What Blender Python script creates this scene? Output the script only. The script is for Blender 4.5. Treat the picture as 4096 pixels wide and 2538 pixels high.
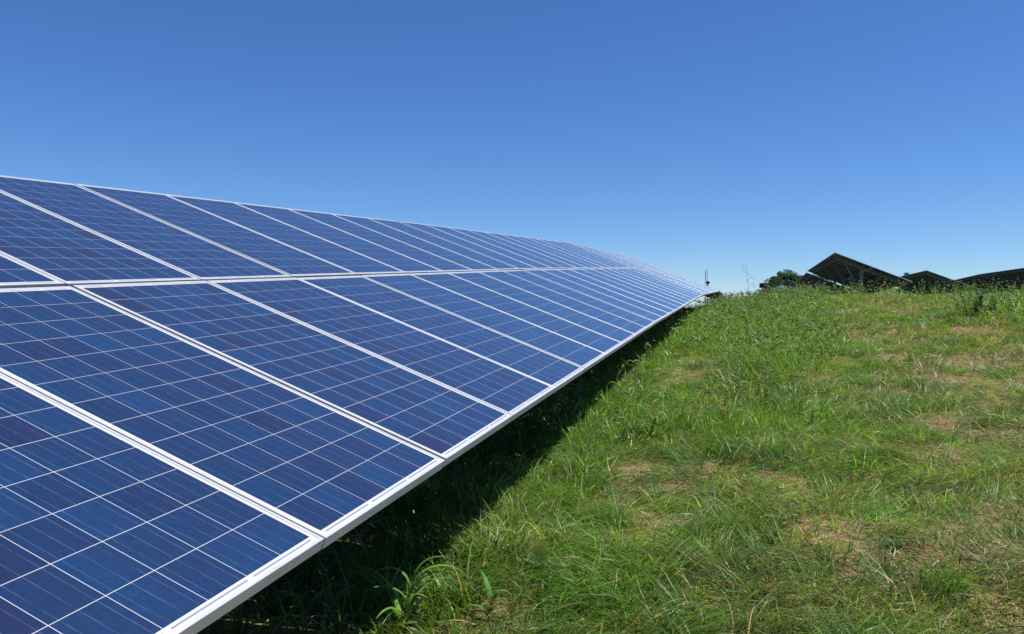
import bpy, math, random
import numpy as np
from mathutils import Matrix, Vector, Quaternion

for o in list(bpy.data.objects):
    bpy.data.objects.remove(o, do_unlink=True)
SC = bpy.context.scene
COL = SC.collection
random.seed(7)
RNG = np.random.default_rng(11)
EYE = 1.56                      # camera height above the turf it stands on

# ------------------------------------------------------------------ camera
cam_data = bpy.data.cameras.new('camera')
cam = bpy.data.objects.new('camera', cam_data)
COL.objects.link(cam)
cam.location = (0, 0, EYE)
cam.rotation_euler = (math.pi / 2, 0, 0.28643)
cam_data.sensor_width = 36.0
cam_data.lens = 3208.65 / 4096 * 36.0
cam_data.clip_start = 0.05
cam_data.clip_end = 4000
SC.camera = cam

# ------------------------------------------------------------------ sky and sun
TO_SUN = Vector((0.44, 0.04, 1.0)).normalized()
SUN_EL = math.asin(TO_SUN.z)
SUN_AZ = math.atan2(TO_SUN.x, TO_SUN.y)          # clockwise from +Y
world = bpy.data.worlds.new('World')
SC.world = world
world.use_nodes = True
wn = world.node_tree.nodes
wl = world.node_tree.links
bg = wn['Background']
sky = wn.new('ShaderNodeTexSky')
sky.sky_type = 'NISHITA'
sky.sun_disc = False
sky.sun_elevation = SUN_EL
sky.sun_rotation = SUN_AZ
sky.altitude = 3000
sky.air_density = 1.3
sky.dust_density = 0.5
sky.ozone_density = 10.0
hsv = wn.new('ShaderNodeHueSaturation')
hsv.inputs['Saturation'].default_value = 1.11
hsv.inputs['Hue'].default_value = 0.506
wl.new(sky.outputs[0], hsv.inputs['Color'])
wl.new(hsv.outputs[0], bg.inputs[0])
bg.inputs[1].default_value = 0.098
sun_data = bpy.data.lights.new('sun', 'SUN')
sun_data.energy = 5.0
sun_data.angle = math.radians(0.53)
sun_data.color = (1.0, 0.95, 0.86)
sun = bpy.data.objects.new('sun', sun_data)
COL.objects.link(sun)
sun.rotation_euler = (-TO_SUN).to_track_quat('-Z', 'Y').to_euler()
sun.location = (0, 0, 30)
SC.view_settings.view_transform = 'Standard'
SC.view_settings.look = 'None'
SC.view_settings.gamma = 1
SC.view_settings.exposure = 0.40
SC.view_settings.use_curve_mapping = False

# ------------------------------------------------------------------ helpers
def tag(o, label=None, cat=None, group=None, kind=None):
    if label: o['label'] = label
    if cat: o['category'] = cat
    if group: o['group'] = group
    if kind: o['kind'] = kind
    return o

def link(name, data, parent=None, mat=None, matrix=None):
    o = bpy.data.objects.new(name, data)
    COL.objects.link(o)
    if parent is not None: o.parent = parent
    if matrix is not None: o.matrix_local = matrix
    if mat is not None and data is not None and not data.materials: data.materials.append(mat)
    return o

def empty(name, loc):
    o = bpy.data.objects.new(name, None)
    o.empty_display_size = 0.3
    COL.objects.link(o)
    o.location = loc
    return o

class MB:
    """collects boxes, bars and tubes into one mesh"""
    def __init__(s): s.v = []; s.f = []
    def box(s, x0, x1, y0, y1, z0, z1, M=None):
        b = len(s.v)
        for z in (z0, z1):
            for (x, y) in ((x0, y0), (x1, y0), (x1, y1), (x0, y1)):
                p = Vector((x, y, z))
                s.v.append(tuple(M @ p) if M is not None else (x, y, z))
        s.f += [tuple(b + i for i in q) for q in ((3, 2, 1, 0), (4, 5, 6, 7), (0, 1, 5, 4), (1, 2, 6, 5), (2, 3, 7, 6), (3, 0, 4, 7))]
    def bar(s, a, b, w, h, up=(0, 0, 1)):
        a = Vector(a); b = Vector(b); d = (b - a); L = d.length; d.normalize()
        upv = Vector(up); x = d.cross(upv)
        if x.length < 1e-4: x = d.cross(Vector((1, 0, 0)))
        x.normalize(); y = x.cross(d)
        M = Matrix(((x.x, d.x, y.x, a.x), (x.y, d.y, y.y, a.y), (x.z, d.z, y.z, a.z), (0, 0, 0, 1)))
        s.box(-w / 2, w / 2, 0, L, -h / 2, h / 2, M)
    def channel(s, a, b, w, h, t=0.006, up=(0, 0, 1)):
        """C profile: web plus two flanges"""
        a = Vector(a); b = Vector(b); d = (b - a); L = d.length; d.normalize()
        x = d.cross(Vector(up))
        if x.length < 1e-4: x = d.cross(Vector((1, 0, 0)))
        x.normalize(); y = x.cross(d)
        M = Matrix(((x.x, d.x, y.x, a.x), (x.y, d.y, y.y, a.y), (x.z, d.z, y.z, a.z), (0, 0, 0, 1)))
        s.box(-w / 2, -w / 2 + t, 0, L, -h / 2, h / 2, M)
        s.box(-w / 2 + t, w / 2, 0, L, h / 2 - t, h / 2, M)
        s.box(-w / 2 + t, w / 2, 0, L, -h / 2, -h / 2 + t, M)
    def tube(s, pts, rad, n=6):
        b0 = len(s.v)
        pts = [Vector(p) for p in pts]
        for i, p in enumerate(pts):
            d = (pts[min(i + 1, len(pts) - 1)] - pts[max(i - 1, 0)]).normalized()
            x = d.cross(Vector((0.31, 0.17, 0.93)))
            if x.length < 1e-3: x = d.cross(Vector((1, 0, 0)))
            x.normalize(); y = d.cross(x)
            r = rad[i] if hasattr(rad, '__len__') else rad
            for k in range(n):
                a = 2 * math.pi * k / n
                s.v.append(tuple(p + x * (r * math.cos(a)) + y * (r * math.sin(a))))
        for i in range(len(pts) - 1):
            for k in range(n):
                k2 = (k + 1) % n
                s.f.append((b0 + i * n + k, b0 + i * n + k2, b0 + (i + 1) * n + k2, b0 + (i + 1) * n + k))
        s.f.append(tuple(b0 + k for k in reversed(range(n))))
        s.f.append(tuple(b0 + (len(pts) - 1) * n + k for k in range(n)))
    def mesh(s, name, mat=None):
        m = bpy.data.meshes.new(name)
        m.from_pydata(s.v, [], s.f)
        if mat: m.materials.append(mat)
        m.update()
        return m

# ------------------------------------------------------------------ materials
def new_mat(name):
    m = bpy.data.materials.new(name)
    m.use_nodes = True
    nt = m.node_tree
    return m, nt, nt.nodes, nt.links, nt.nodes['Principled BSDF']

def mix_rgb(n, l, fac, a, b, mode='MIX'):
    x = n.new('ShaderNodeMix'); x.data_type = 'RGBA'; x.blend_type = mode
    for sock, val in ((x.inputs[0], fac), (x.inputs[6], a), (x.inputs[7], b)):
        if hasattr(val, 'default_value') or hasattr(val, 'is_linked'): l.new(val, sock)
        elif isinstance(val, (int, float)): sock.default_value = val
        else: sock.default_value = (*val, 1)
    return x.outputs[2]

def math_n(n, l, op, a, b=None, c=None):
    x = n.new('ShaderNodeMath'); x.operation = op
    for i, val in enumerate((a, b, c)):
        if val is None: continue
        if isinstance(val, (int, float)): x.inputs[i].default_value = val
        else: l.new(val, x.inputs[i])
    return x.outputs[0]

def ramp(n, l, src, stops):
    r = n.new('ShaderNodeValToRGB')
    l.new(src, r.inputs[0])
    el = r.color_ramp.elements
    el[0].position, el[0].color = stops[0][0], (*stops[0][1], 1)
    el[1].position, el[1].color = stops[-1][0], (*stops[-1][1], 1)
    for p, c in stops[1:-1]:
        e = el.new(p); e.color = (*c, 1)
    return r.outputs[0]

def noise_n(n, l, vec, scale, detail=4, rough=0.55):
    t = n.new('ShaderNodeTexNoise')
    t.inputs['Scale'].default_value = scale
    t.inputs['Detail'].default_value = detail
    t.inputs['Roughness'].default_value = rough
    if vec is not None: l.new(vec, t.inputs['Vector'])
    return t.outputs['Fac']

def m_cell():
    m, nt, n, l, p = new_mat('solar_cell')
    uv = n.new('ShaderNodeUVMap').outputs[0]
    at = n.new('ShaderNodeAttribute'); at.attribute_name = 'tone'
    tone = at.outputs['Fac']
    geo = n.new('ShaderNodeNewGeometry')
    sep = n.new('ShaderNodeSeparateXYZ'); l.new(uv, sep.inputs[0])
    u, v = sep.outputs[0], sep.outputs[1]
    base = ramp(n, l, tone, [(0.0, (0.009, 0.010, 0.036)), (0.25, (0.006, 0.015, 0.056)), (0.6, (0.004, 0.024, 0.078)), (1.0, (0.003, 0.036, 0.112))])
    # multicrystalline grain
    vo = n.new('ShaderNodeTexVoronoi'); vo.inputs['Scale'].default_value = 95
    l.new(geo.outputs['Position'], vo.inputs['Vector'])
    sepc = n.new('ShaderNodeSeparateColor'); l.new(vo.outputs['Color'], sepc.inputs[0])
    grain = math_n(n, l, 'MULTIPLY_ADD', sepc.outputs[0], 0.35, 0.82)
    gcol = n.new('ShaderNodeCombineColor')
    for i in range(3): l.new(grain, gcol.inputs[i])
    base = mix_rgb(n, l, 1.0, base, gcol.outputs[0], 'MULTIPLY')
    # purple edge where the antireflection coat is thin
    nz = noise_n(n, l, geo.outputs['Position'], 3.1, 2)
    e = math_n(n, l, 'MULTIPLY_ADD', nz, 1.2, -0.55)
    e = math_n(n, l, 'ADD', e, math_n(n, l, 'MULTIPLY', u, 0.45))
    e = math_n(n, l, 'MINIMUM', math_n(n, l, 'MAXIMUM', e, 0.0), 0.42)
    base = mix_rgb(n, l, e, base, (0.011, 0.018, 0.068))
    # three bus ribbons along the length of the module
    w = math_n(n, l, 'FRACT', math_n(n, l, 'MULTIPLY', u, 3.0))
    d = math_n(n, l, 'ABSOLUTE', math_n(n, l, 'SUBTRACT', w, 0.5))
    bus = math_n(n, l, 'LESS_THAN', d, 0.021)
    nb = noise_n(n, l, geo.outputs['Position'], 9.0, 3)
    bus = math_n(n, l, 'MULTIPLY', bus, math_n(n, l, 'MULTIPLY_ADD', nb, 1.2, -0.30))
    base = mix_rgb(n, l, bus, base, (0.15, 0.17, 0.22))
    l.new(base, p.inputs['Base Color'])
    p.inputs['Roughness'].default_value = 0.45
    p.inputs['Specular IOR Level'].default_value = 0.25
    p.inputs['Coat Weight'].default_value = 1.0
    p.inputs['Coat IOR'].default_value = 1.42
    p.inputs['Coat Roughness'].default_value = 0.06
    p.inputs['Sheen Weight'].default_value = 0.16
    p.inputs['Sheen Roughness'].default_value = 0.35
    p.inputs['Sheen Tint'].default_value = (0.75, 0.82, 1.0, 1)
    # thin dust film on the glass
    du = noise_n(n, l, geo.outputs['Position'], 1.7, 6, 0.7)
    l.new(math_n(n, l, 'MULTIPLY_ADD', du, 0.10, 0.02), p.inputs['Coat Roughness'])
    return m

def m_backsheet():
    m, nt, n, l, p = new_mat('white_backsheet')
    geo = n.new('ShaderNodeNewGeometry')
    nz = noise_n(n, l, geo.outputs['Position'], 2.0, 4)
    l.new(ramp(n, l, nz, [(0.3, (0.50, 0.51, 0.50)), (0.7, (0.60, 0.60, 0.60))]), p.inputs['Base Color'])
    p.inputs['Roughness'].default_value = 0.5
    p.inputs['Coat Weight'].default_value = 0.8
    p.inputs['Coat Roughness'].default_value = 0.08
    return m

def m_frame():
    m, nt, n, l, p = new_mat('anodised_aluminium')
    geo = n.new('ShaderNodeNewGeometry')
    nz = noise_n(n, l, geo.outputs['Position'], 5.0, 5)
    l.new(ramp(n, l, nz, [(0.3, (0.48, 0.49, 0.50)), (0.75, (0.60, 0.60, 0.60))]), p.inputs['Base Color'])
    p.inputs['Metallic'].default_value = 0.25
    p.inputs['Roughness'].default_value = 0.42
    return m

def m_ribbon():
    m, nt, n, l, p = new_mat('tinned_ribbon')
    p.inputs['Base Color'].default_value = (0.30, 0.34, 0.42, 1)
    p.inputs['Metallic'].default_value = 0.4
    p.inputs['Roughness'].default_value = 0.4
    p.inputs['Coat Weight'].default_value = 1.0
    return m

def m_steel():
    m, nt, n, l, p = new_mat('galvanised_steel')
    geo = n.new('ShaderNodeNewGeometry')
    nz = noise_n(n, l, geo.outputs['Position'], 9.0, 5)
    l.new(ramp(n, l, nz, [(0.3, (0.11, 0.13, 0.125)), (0.7, (0.20, 0.225, 0.215))]), p.inputs['Base Color'])
    p.inputs['Metallic'].default_value = 0.45
    p.inputs['Roughness'].default_value = 0.5
    return m

def m_soil():
    m, nt, n, l, p = new_mat('soil_and_thatch')
    geo = n.new('ShaderNodeNewGeometry'); pos = geo.outputs['Position']
    a = noise_n(n, l, pos, 0.9, 6, 0.6)
    b = noise_n(n, l, pos, 14.0, 8, 0.7)
    c = noise_n(n, l, pos, 70.0, 4, 0.6)
    soil = ramp(n, l, b, [(0.30, (0.12, 0.072, 0.038)), (0.5, (0.27, 0.178, 0.100)), (0.72, (0.42, 0.295, 0.175))])
    that = ramp(n, l, c, [(0.35, (0.060, 0.052, 0.022)), (0.65, (0.18, 0.15, 0.075))])
    f = ramp(n, l, a, [(0.42, (0, 0, 0)), (0.58, (1, 1, 1))])
    near = mix_rgb(n, l, f, soil, that)
    # far meadow beyond the built blades
    sep = n.new('ShaderNodeSeparateXYZ'); l.new(pos, sep.inputs[0])
    far = math_n(n, l, 'MULTIPLY_ADD', sep.outputs[1], 1 / 14.0, -30 / 14.0)
    far = math_n(n, l, 'MINIMUM', math_n(n, l, 'MAXIMUM', far, 0.0), 1.0)
    def edge(sock, k, o):
        e = math_n(n, l, 'MULTIPLY_ADD', sock, k, o)
        return math_n(n, l, 'MINIMUM', math_n(n, l, 'MAXIMUM', e, 0.0), 1.0)
    far = math_n(n, l, 'MAXIMUM', far, edge(sep.outputs[1], -0.6, 0.4))     # meadow behind the camera
    far = math_n(n, l, 'MAXIMUM', far, edge(sep.outputs[0], 0.2, -2.0))     # and out to either side
    far = math_n(n, l, 'MAXIMUM', far, edge(sep.outputs[0], -0.5, -2.0))
    green = ramp(n, l, noise_n(n, l, pos, 3.0, 8, 0.7), [(0.3, (0.035, 0.055, 0.015)), (0.7, (0.10, 0.12, 0.045))])
    l.new(mix_rgb(n, l, far, near, green), p.inputs['Base Color'])
    p.inputs['Roughness'].default_value = 0.95
    p.inputs['Specular IOR Level'].default_value = 0.1
    bu = n.new('ShaderNodeBump'); bu.inputs['Strength'].default_value = 0.8; bu.inputs['Distance'].default_value = 0.02
    l.new(b, bu.inputs['Height']); l.new(bu.outputs[0], p.inputs['Normal'])
    return m

def m_leaf(name, transl=0.34, rough=0.40, spec=0.45):
    m, nt, n, l, p = new_mat(name)
    at = n.new('ShaderNodeAttribute'); at.attribute_name = 'col'
    geo = n.new('ShaderNodeNewGeometry')
    nz = noise_n(n, l, geo.outputs['Position'], 60.0, 2)
    g = math_n(n, l, 'MULTIPLY_ADD', nz, 0.6, 0.7)
    gc = n.new('ShaderNodeCombineColor')
    for i in range(3): l.new(g, gc.inputs[i])
    colr = mix_rgb(n, l, 1.0, at.outputs['Color'], gc.outputs[0], 'MULTIPLY')
    l.new(colr, p.inputs['Base Color'])
    p.inputs['Roughness'].default_value = rough
    p.inputs['Specular IOR Level'].default_value = spec
    tr = n.new('ShaderNodeBsdfTranslucent')
    tcol = mix_rgb(n, l, 1.0, colr, (1.35, 1.5, 0.55), 'MULTIPLY')
    l.new(tcol, tr.inputs[0])
    mx = n.new('ShaderNodeMixShader'); mx.inputs[0].default_value = transl
    l.new(p.outputs[0], mx.inputs[1]); l.new(tr.outputs[0], mx.inputs[2])
    out = n['Material Output'] if 'Material Output' in n else n.new('ShaderNodeOutputMaterial')
    l.new(mx.outputs[0], out.inputs[0])
    return m

def m_bark():
    m, nt, n, l, p = new_mat('bark')
    geo = n.new('ShaderNodeNewGeometry')
    l.new(ramp(n, l, noise_n(n, l, geo.outputs['Position'], 12.0, 6), [(0.3, (0.05, 0.035, 0.025)), (0.7, (0.16, 0.12, 0.09))]), p.inputs['Base Color'])
    p.inputs['Roughness'].default_value = 0.9
    return m

CELL = m_cell(); BACK = m_backsheet(); FRAME = m_frame(); RIB = m_ribbon(); STEEL = m_steel()
SOIL = m_soil(); GRASS = m_leaf('grass_blade', 0.46); STRAW = m_leaf('dry_straw', 0.12, 0.6, 0.3)
LEAF = m_leaf('weed_leaf', 0.35, 0.55, 0.25); TREE = m_leaf('tree_leaf', 0.25, 0.5, 0.4); BARK = m_bark()

# ------------------------------------------------------------------ terrain
def hash2(ix, iy, seed):
    h = (ix.astype(np.int64) * 374761393 + iy.astype(np.int64) * 668265263 + seed * 1442695041) & 0x7fffffff
    h = ((h ^ (h >> 13)) * 1274126177) & 0x7fffffff
    h = h ^ (h >> 16)
    return (h & 0xffff) / 65535.0

def vnoise(x, y, seed=0):
    x = np.asarray(x, float); y = np.asarray(y, float)
    ix = np.floor(x); iy = np.floor(y); fx = x - ix; fy = y - iy
    fx = fx * fx * (3 - 2 * fx); fy = fy * fy * (3 - 2 * fy)
    a = hash2(ix, iy, seed); b = hash2(ix + 1, iy, seed); c = hash2(ix, iy + 1, seed); d = hash2(ix + 1, iy + 1, seed)
    return (a * (1 - fx) + b * fx) * (1 - fy) + (c * (1 - fx) + d * fx) * fy

def fbm(x, y, seed=0, oct=4):
    s = 0; a = 0.5; t = 0
    for i in range(oct):
        s = s + a * vnoise(x * 2 ** i, y * 2 ** i, seed + i * 17); t += a; a *= 0.55
    return s / t

def sstep(a, b, v):
    t = np.clip((np.asarray(v, float) - a) / (b - a), 0, 1)
    return t * t * (3 - 2 * t)

PY = [-400, -30, 2.17, 11.38, 22.5, 33.7, 46, 80, 110, 140, 200, 300, 1500]
PZ = [-10, -3.5, -1.42, -0.80, -0.13, 0.31, 0.35, 0.30, 0.05, 0.0, -3.0, -11, -60]
RY = [0, 5, 15, 24, 30, 46, 72, 80, 95, 104, 120, 140, 200, 260]
RZ = [0, 0.02, 0.16, 0.34, 0.42, 0.55, 1.15, 1.5, 2.2, 2.6, 3.9, 4.6, 1.5, 0]

def ground(x, y):
    x = np.asarray(x, float); y = np.asarray(y, float)
    b = (np.interp(y - 1.2, PY, PZ) + 2 * np.interp(y, PY, PZ) + np.interp(y + 1.2, PY, PZ)) / 4
    r = np.interp(y, RY, RZ) * sstep(-1.0, 3.2, x)
    m = (fbm(x * 0.7, y * 0.7, 3, 3) - 0.5) * 0.16 + (vnoise(x * 5, y * 5, 9) - 0.5) * 0.035
    far = 1 + 3 * sstep(150, 500, np.hypot(x, y))
    return b + r + m * far + EYE

def gz(x, y): return float(ground(np.array([x]), np.array([y]))[0])

def axis(fine0, fine1, step, lo, hi):
    a = list(np.arange(fine0, fine1 + 1e-6, step))
    s = step; v = fine1
    while v < hi: s *= 1.16; v += s; a.append(v)
    s = step; v = fine0; pre = []
    while v > lo: s *= 1.16; v -= s; pre.append(v)
    return np.array(pre[::-1] + a)

gx = axis(-3.2, 7.0, 0.10, -900, 900)
gy = axis(1.0, 34.0, 0.12, -400, 1400)
GX, GY = np.meshgrid(gx, gy)
GZ = ground(GX.ravel(), GY.ravel())
nv = len(gx)
V = np.stack([GX.ravel(), GY.ravel(), GZ], 1)
ii, jj = np.meshgrid(np.arange(len(gx) - 1), np.arange(len(gy) - 1))
q0 = (jj * nv + ii).ravel()
F = np.stack([q0, q0 + 1, q0 + 1 + nv, q0 + nv], 1)

def np_mesh(name, V, F, mat=None, smooth=False):
    m = bpy.data.meshes.new(name)
    m.vertices.add(len(V)); m.vertices.foreach_set('co', np.ascontiguousarray(V, np.float32).ravel())
    k = F.shape[1]
    m.loops.add(F.size); m.loops.foreach_set('vertex_index', F.astype(np.int32).ravel())
    m.polygons.add(len(F)); m.polygons.foreach_set('loop_start', np.arange(0, F.size, k, dtype=np.int32))
    m.polygons.foreach_set('loop_total', np.full(len(F), k, np.int32))
    if smooth: m.polygons.foreach_set('use_smooth', np.ones(len(F), bool))
    m.update(calc_edges=True)
    if mat: m.materials.append(mat)
    return m

tag(link('ground', np_mesh('ground', V, F, SOIL, True)), kind='structure')

# ------------------------------------------------------------------ solar panels
PW, PL = 0.999, 2.0674          # module width along the row, length up the slope
PITCH, PGAP = 1.012, 0.0312
NX, NYC = 6, 12
CW = 0.1560; CX0 = (PW - (6 * 0.156 + 5 * 0.0020)) / 2; CPX = 0.1580
CY0 = 0.036; CPY = (PL - 2 * CY0 + 0.0020) / 12; CH = CPY - 0.0020

def frame_mesh():
    prof = [(0.030, -0.040), (0.0, -0.040), (0.0, -0.029), (0.0012, -0.0284), (0.0012, -0.0276), (0.0, -0.027),
            (0.0, -0.013), (0.0012, -0.0124), (0.0012, -0.0116), (0.0, -0.011), (0.0, -0.0012), (0.0012, 0.0),
            (0.0108, 0.0), (0.0118, -0.0012), (0.0118, -0.0082), (0.002, -0.0082), (0.002, -0.038), (0.030, -0.038)]
    v = []; f = []
    for (o, z) in prof:
        v += [(o, o, z), (PW - o, o, z), (PW - o, PL - o, z), (o, PL - o, z)]
    k = len(prof)
    for i in range(k):
        j = (i + 1) % k
        for c in range(4):
            c2 = (c + 1) % 4
            f.append((i * 4 + c, i * 4 + c2, j * 4 + c2, j * 4 + c))
    m = bpy.data.meshes.new('frame'); m.from_pydata(v, [], f); m.materials.append(FRAME); m.update()
    return m
FRAME_ME = frame_mesh()
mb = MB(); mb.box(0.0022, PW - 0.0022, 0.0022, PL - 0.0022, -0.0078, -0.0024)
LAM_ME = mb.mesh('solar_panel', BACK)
mfo, _, nfo, lfo, pfo = new_mat('shade_toned_rear_foil')
pfo.inputs['Base Color'].default_value = (0.19, 0.13, 0.095, 1); pfo.inputs['Roughness'].default_value = 0.6  # shade under the panels is put into this darker brown rear colour
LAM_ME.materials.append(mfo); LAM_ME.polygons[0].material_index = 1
mb = MB(); mb.box(PW / 2 - 0.07, PW / 2 + 0.07, PL - 0.30, PL - 0.19, -0.030, -0.008)
JB_ME = mb.mesh('junction_box')
mjb, _, _, _, pjb = new_mat('black_plastic'); pjb.inputs['Base Color'].default_value = (0.02, 0.02, 0.022, 1); pjb.inputs['Roughness'].default_value = 0.5
JB_ME.materials.append(mjb)

def cells_mesh(name, cells):
    """cells: list of (x0, y0, tone)"""
    v = []; f = []; uvs = []; tn = []
    z1, z0 = -0.00231, -0.0027
    for (x, y, t) in cells:
        b = len(v)
        c = 0.0
        v += [(x, y, z0), (x + CW, y, z0), (x + CW, y + CH, z0), (x, y + CH, z0),
              (x, y, z1), (x + CW, y, z1), (x + CW, y + CH, z1), (x, y + CH, z1)]
        for q in ((4, 5, 6, 7), (0, 1, 5, 4), (1, 2, 6, 5), (2, 3, 7, 6), (3, 0, 4, 7)):
            f.append(tuple(b + i for i in q)); tn.append(t)
            for i in q: uvs.append((1.0 if i in (1, 2, 5, 6) else 0.0, 1.0 if i in (2, 3, 6, 7) else 0.0))
    m = bpy.data.meshes.new(name); m.from_pydata(v, [], f)
    m.materials.append(CELL)
    uvl = m.uv_layers.new(name='UVMap'); uvl.data.foreach_set('uv', np.array(uvs, np.float32).ravel())
    a = m.attributes.new('tone', 'FLOAT', 'FACE'); a.data.foreach_set('value', np.array(tn, np.float32))
    m.update()
    return m
CELL_VAR = [cells_mesh('solar_cell', [(0, 0, k / 9.0)]) for k in range(10)]

def ribbon_spans():
    sp = []
    y0, y1 = 0.0205, 0.0265
    for k in range(3):
        sp.append((CX0 + 2 * k * CPX + 0.012, CX0 + 2 * k * CPX + CPX + CW - 0.012, y0, y1))
    for (a, b) in ((0, 0), (1, 2), (3, 4), (5, 5)):
        sp.append((CX0 + a * CPX + 0.012, CX0 + b * CPX + CW - 0.012, PL - y1, PL - y0))
    return sp
RSP = ribbon_spans()
RIB_ME = {}
for k in (0, 3, 4):
    mb = MB(); x0, x1, y0, y1 = RSP[k]; mb.box(0, x1 - x0, 0, y1 - y0, -0.0027, -0.00229); RIB_ME[k] = mb.mesh('connecting_ribbon', RIB)
mb = MB()
for s in RSP: mb.box(*s, -0.0027, -0.00229)
RIBS_ME = mb.mesh('connecting_ribbons', RIB)

def basis(th, t, a):
    d = Vector((math.sin(a) * math.cos(th), math.cos(th) * math.cos(a), math.sin(th)))
    u = Vector((-math.cos(t), 0, math.sin(t))); u = (u - d * u.dot(d)).normalized()
    return d, u, d.cross(u)

ROT = Matrix
def frame_matrix(P, d, u, n):
    return Matrix(((d.x, u.x, n.x, P.x), (d.y, u.y, n.y, P.y), (d.z, u.z, n.z, P.z), (0, 0, 0, 1)))

R_CAM = cam.rotation_euler.to_matrix()
def px(P):
    q = R_CAM.transposed() @ (Vector(P) - Vector((0, 0, EYE)))
    if q.z > -0.05: return None
    return (2048 + 3208.65 * q.x / -q.z, 1269 - 3208.65 * q.y / -q.z)

FAR_CELLS = []
for k in range(5):
    r = random.Random(40 + k)
    o = r.uniform(-0.1, 0.1)
    FAR_CELLS.append(cells_mesh('solar_cells', [(CX0 + i * CPX, CY0 + j * CPY, min(1, max(0, 0.62 + o + r.uniform(-0.12, 0.12)))) for i in range(NX) for j in range(NYC)]))

def solar_table(label, P0, th, t, a, ncol=11, detail=0, frames=(0.7, 3.6, 6.5, 9.4), group='solar tables'):
    """P0: lower corner at the near end (world). detail 2: single cells where they show largest."""
    d, u, n = basis(th, t, a)
    P0 = Vector(P0)
    root = empty('solar_table', (P0.x, P0.y, gz(P0.x, P0.y)))
    tag(root, label, 'solar panels', group)
    off = P0 - root.location
    def W(cx, cy, cz=0.0): return off + d * cx + u * cy + n * cz
    panels = []
    cellrec = []
    rr = random.Random(hash(label) % 1000 if False else len(label) * 13)
    for row in range(2):
        for c in range(ncol):
            jig = rr.uniform(-0.0025, 0.0025)
            M = frame_matrix(W(c * PITCH + (PITCH - PW) / 2, row * (PL + PGAP) + 0.0, jig), d, u, n)
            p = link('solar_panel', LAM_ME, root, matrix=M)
            link('frame', FRAME_ME, p)
            link('junction_box', JB_ME, p)
            panels.append((p, row, c, M))
            if detail == 2:
                po = rr.uniform(-0.16, 0.10) + (0.16 if (row == 0 and c in (6, 7)) else 0)
                for i in range(NX):
                    for j in range(NYC):
                        tone = 0.60 + po + rr.gauss(0, 0.16)
                        if rr.random() < 0.10: tone -= 0.36
                        tone = min(1, max(0, tone))
                        x, y = CX0 + i * CPX, CY0 + j * CPY
                        cs = [px(root.location + M @ Vector((x + ax * CW, y + ay * CH, 0))) for ax in (0, 1) for ay in (0, 1)]
                        size = 0
                        if all(cs):
                            ctr = (sum(k[0] for k in cs) / 4, sum(k[1] for k in cs) / 4)
                            if -20 < ctr[0] < 4110 and -20 < ctr[1] < 2550:
                                (x0, y0), (x1, y1), (x2, y2), (x3, y3) = cs
                                size = abs((x3 - x0) * (y2 - y1) - (x2 - x1) * (y3 - y0)) / 2
                        cellrec.append((size, len(panels) - 1, x, y, tone))
            else:
                link('solar_cells', FAR_CELLS[rr.randrange(5)], p)
            if detail == 2:
                for k, s in enumerate(RSP):
                    me = RIB_ME[0] if k < 3 else RIB_ME[3] if k in (3, 6) else RIB_ME[4]
                    link('connecting_ribbon', me, p, matrix=Matrix.Translation((s[0], s[2], 0)))
            elif detail == 1:
                link('connecting_ribbons', RIBS_ME, p)
    if detail == 2:
        cellrec.sort(key=lambda r: -r[0])
        rest = {}
        for k, (size, pi, x, y, tone) in enumerate(cellrec):
            if k < 300 and size > 0:
                link('solar_cell', CELL_VAR[int(round(tone * 9))], panels[pi][0], matrix=Matrix.Translation((x, y, 0)))
            else:
                rest.setdefault(pi, []).append((x, y, tone))
        for pi, cells in rest.items():
            tag(link('solar_cells', cells_mesh('solar_cells', cells), panels[pi][0]), kind='stuff')
    # rack: four purlins along the row, then post, rafter and two braces per frame
    LEN = ncol * PITCH
    for cy in (0.42, 1.62, 2.52, 3.74):
        mb = MB(); mb.channel(W(-0.02, cy, -0.081), W(LEN + 0.02, cy, -0.081), 0.06, 0.078, 0.005, up=n)
        link('purlin', mb.mesh('purlin', STEEL), root)
    for fx in frames:
        if fx > LEN: continue
        mb = MB(); mb.channel(W(fx, 0.30, -0.192), W(fx, 3.88, -0.192), 0.07, 0.14, 0.006, up=n)
        link('rafter', mb.mesh('rafter', STEEL), root)
        top = W(fx, 2.48, -0.262)
        wx, wy = root.location.x + top.x, root.location.y + top.y
        zb = gz(wx, wy) - root.location.z
        mb = MB()
        hh = 0.075
        px_, py_ = top.x, top.y
        mb.box(px_ - hh, px_ + hh, py_ - 0.055, py_ - 0.047, zb - 0.5, top.z)
        mb.box(px_ - hh, px_ + hh, py_ + 0.047, py_ + 0.055, zb - 0.5, top.z)
        mb.box(px_ - 0.005, px_ + 0.005, py_ - 0.0465, py_ + 0.0465, zb - 0.5, top.z - 0.001)
        link('post', mb.mesh('post', STEEL), root)
        foot = Vector((px_, py_ - 0.075, zb + 0.28))
        for cy, sx in ((3.42, -0.05), (1.45, 0.05)):
            e = W(fx - 0.075, cy, -0.235)
            mb = MB(); mb.channel(foot + Vector((sx, 0, 0)), e, 0.05, 0.08, 0.006, up=(0, -1, 0))
            link('brace', mb.mesh('brace', STEEL), root)
    return root

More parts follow.
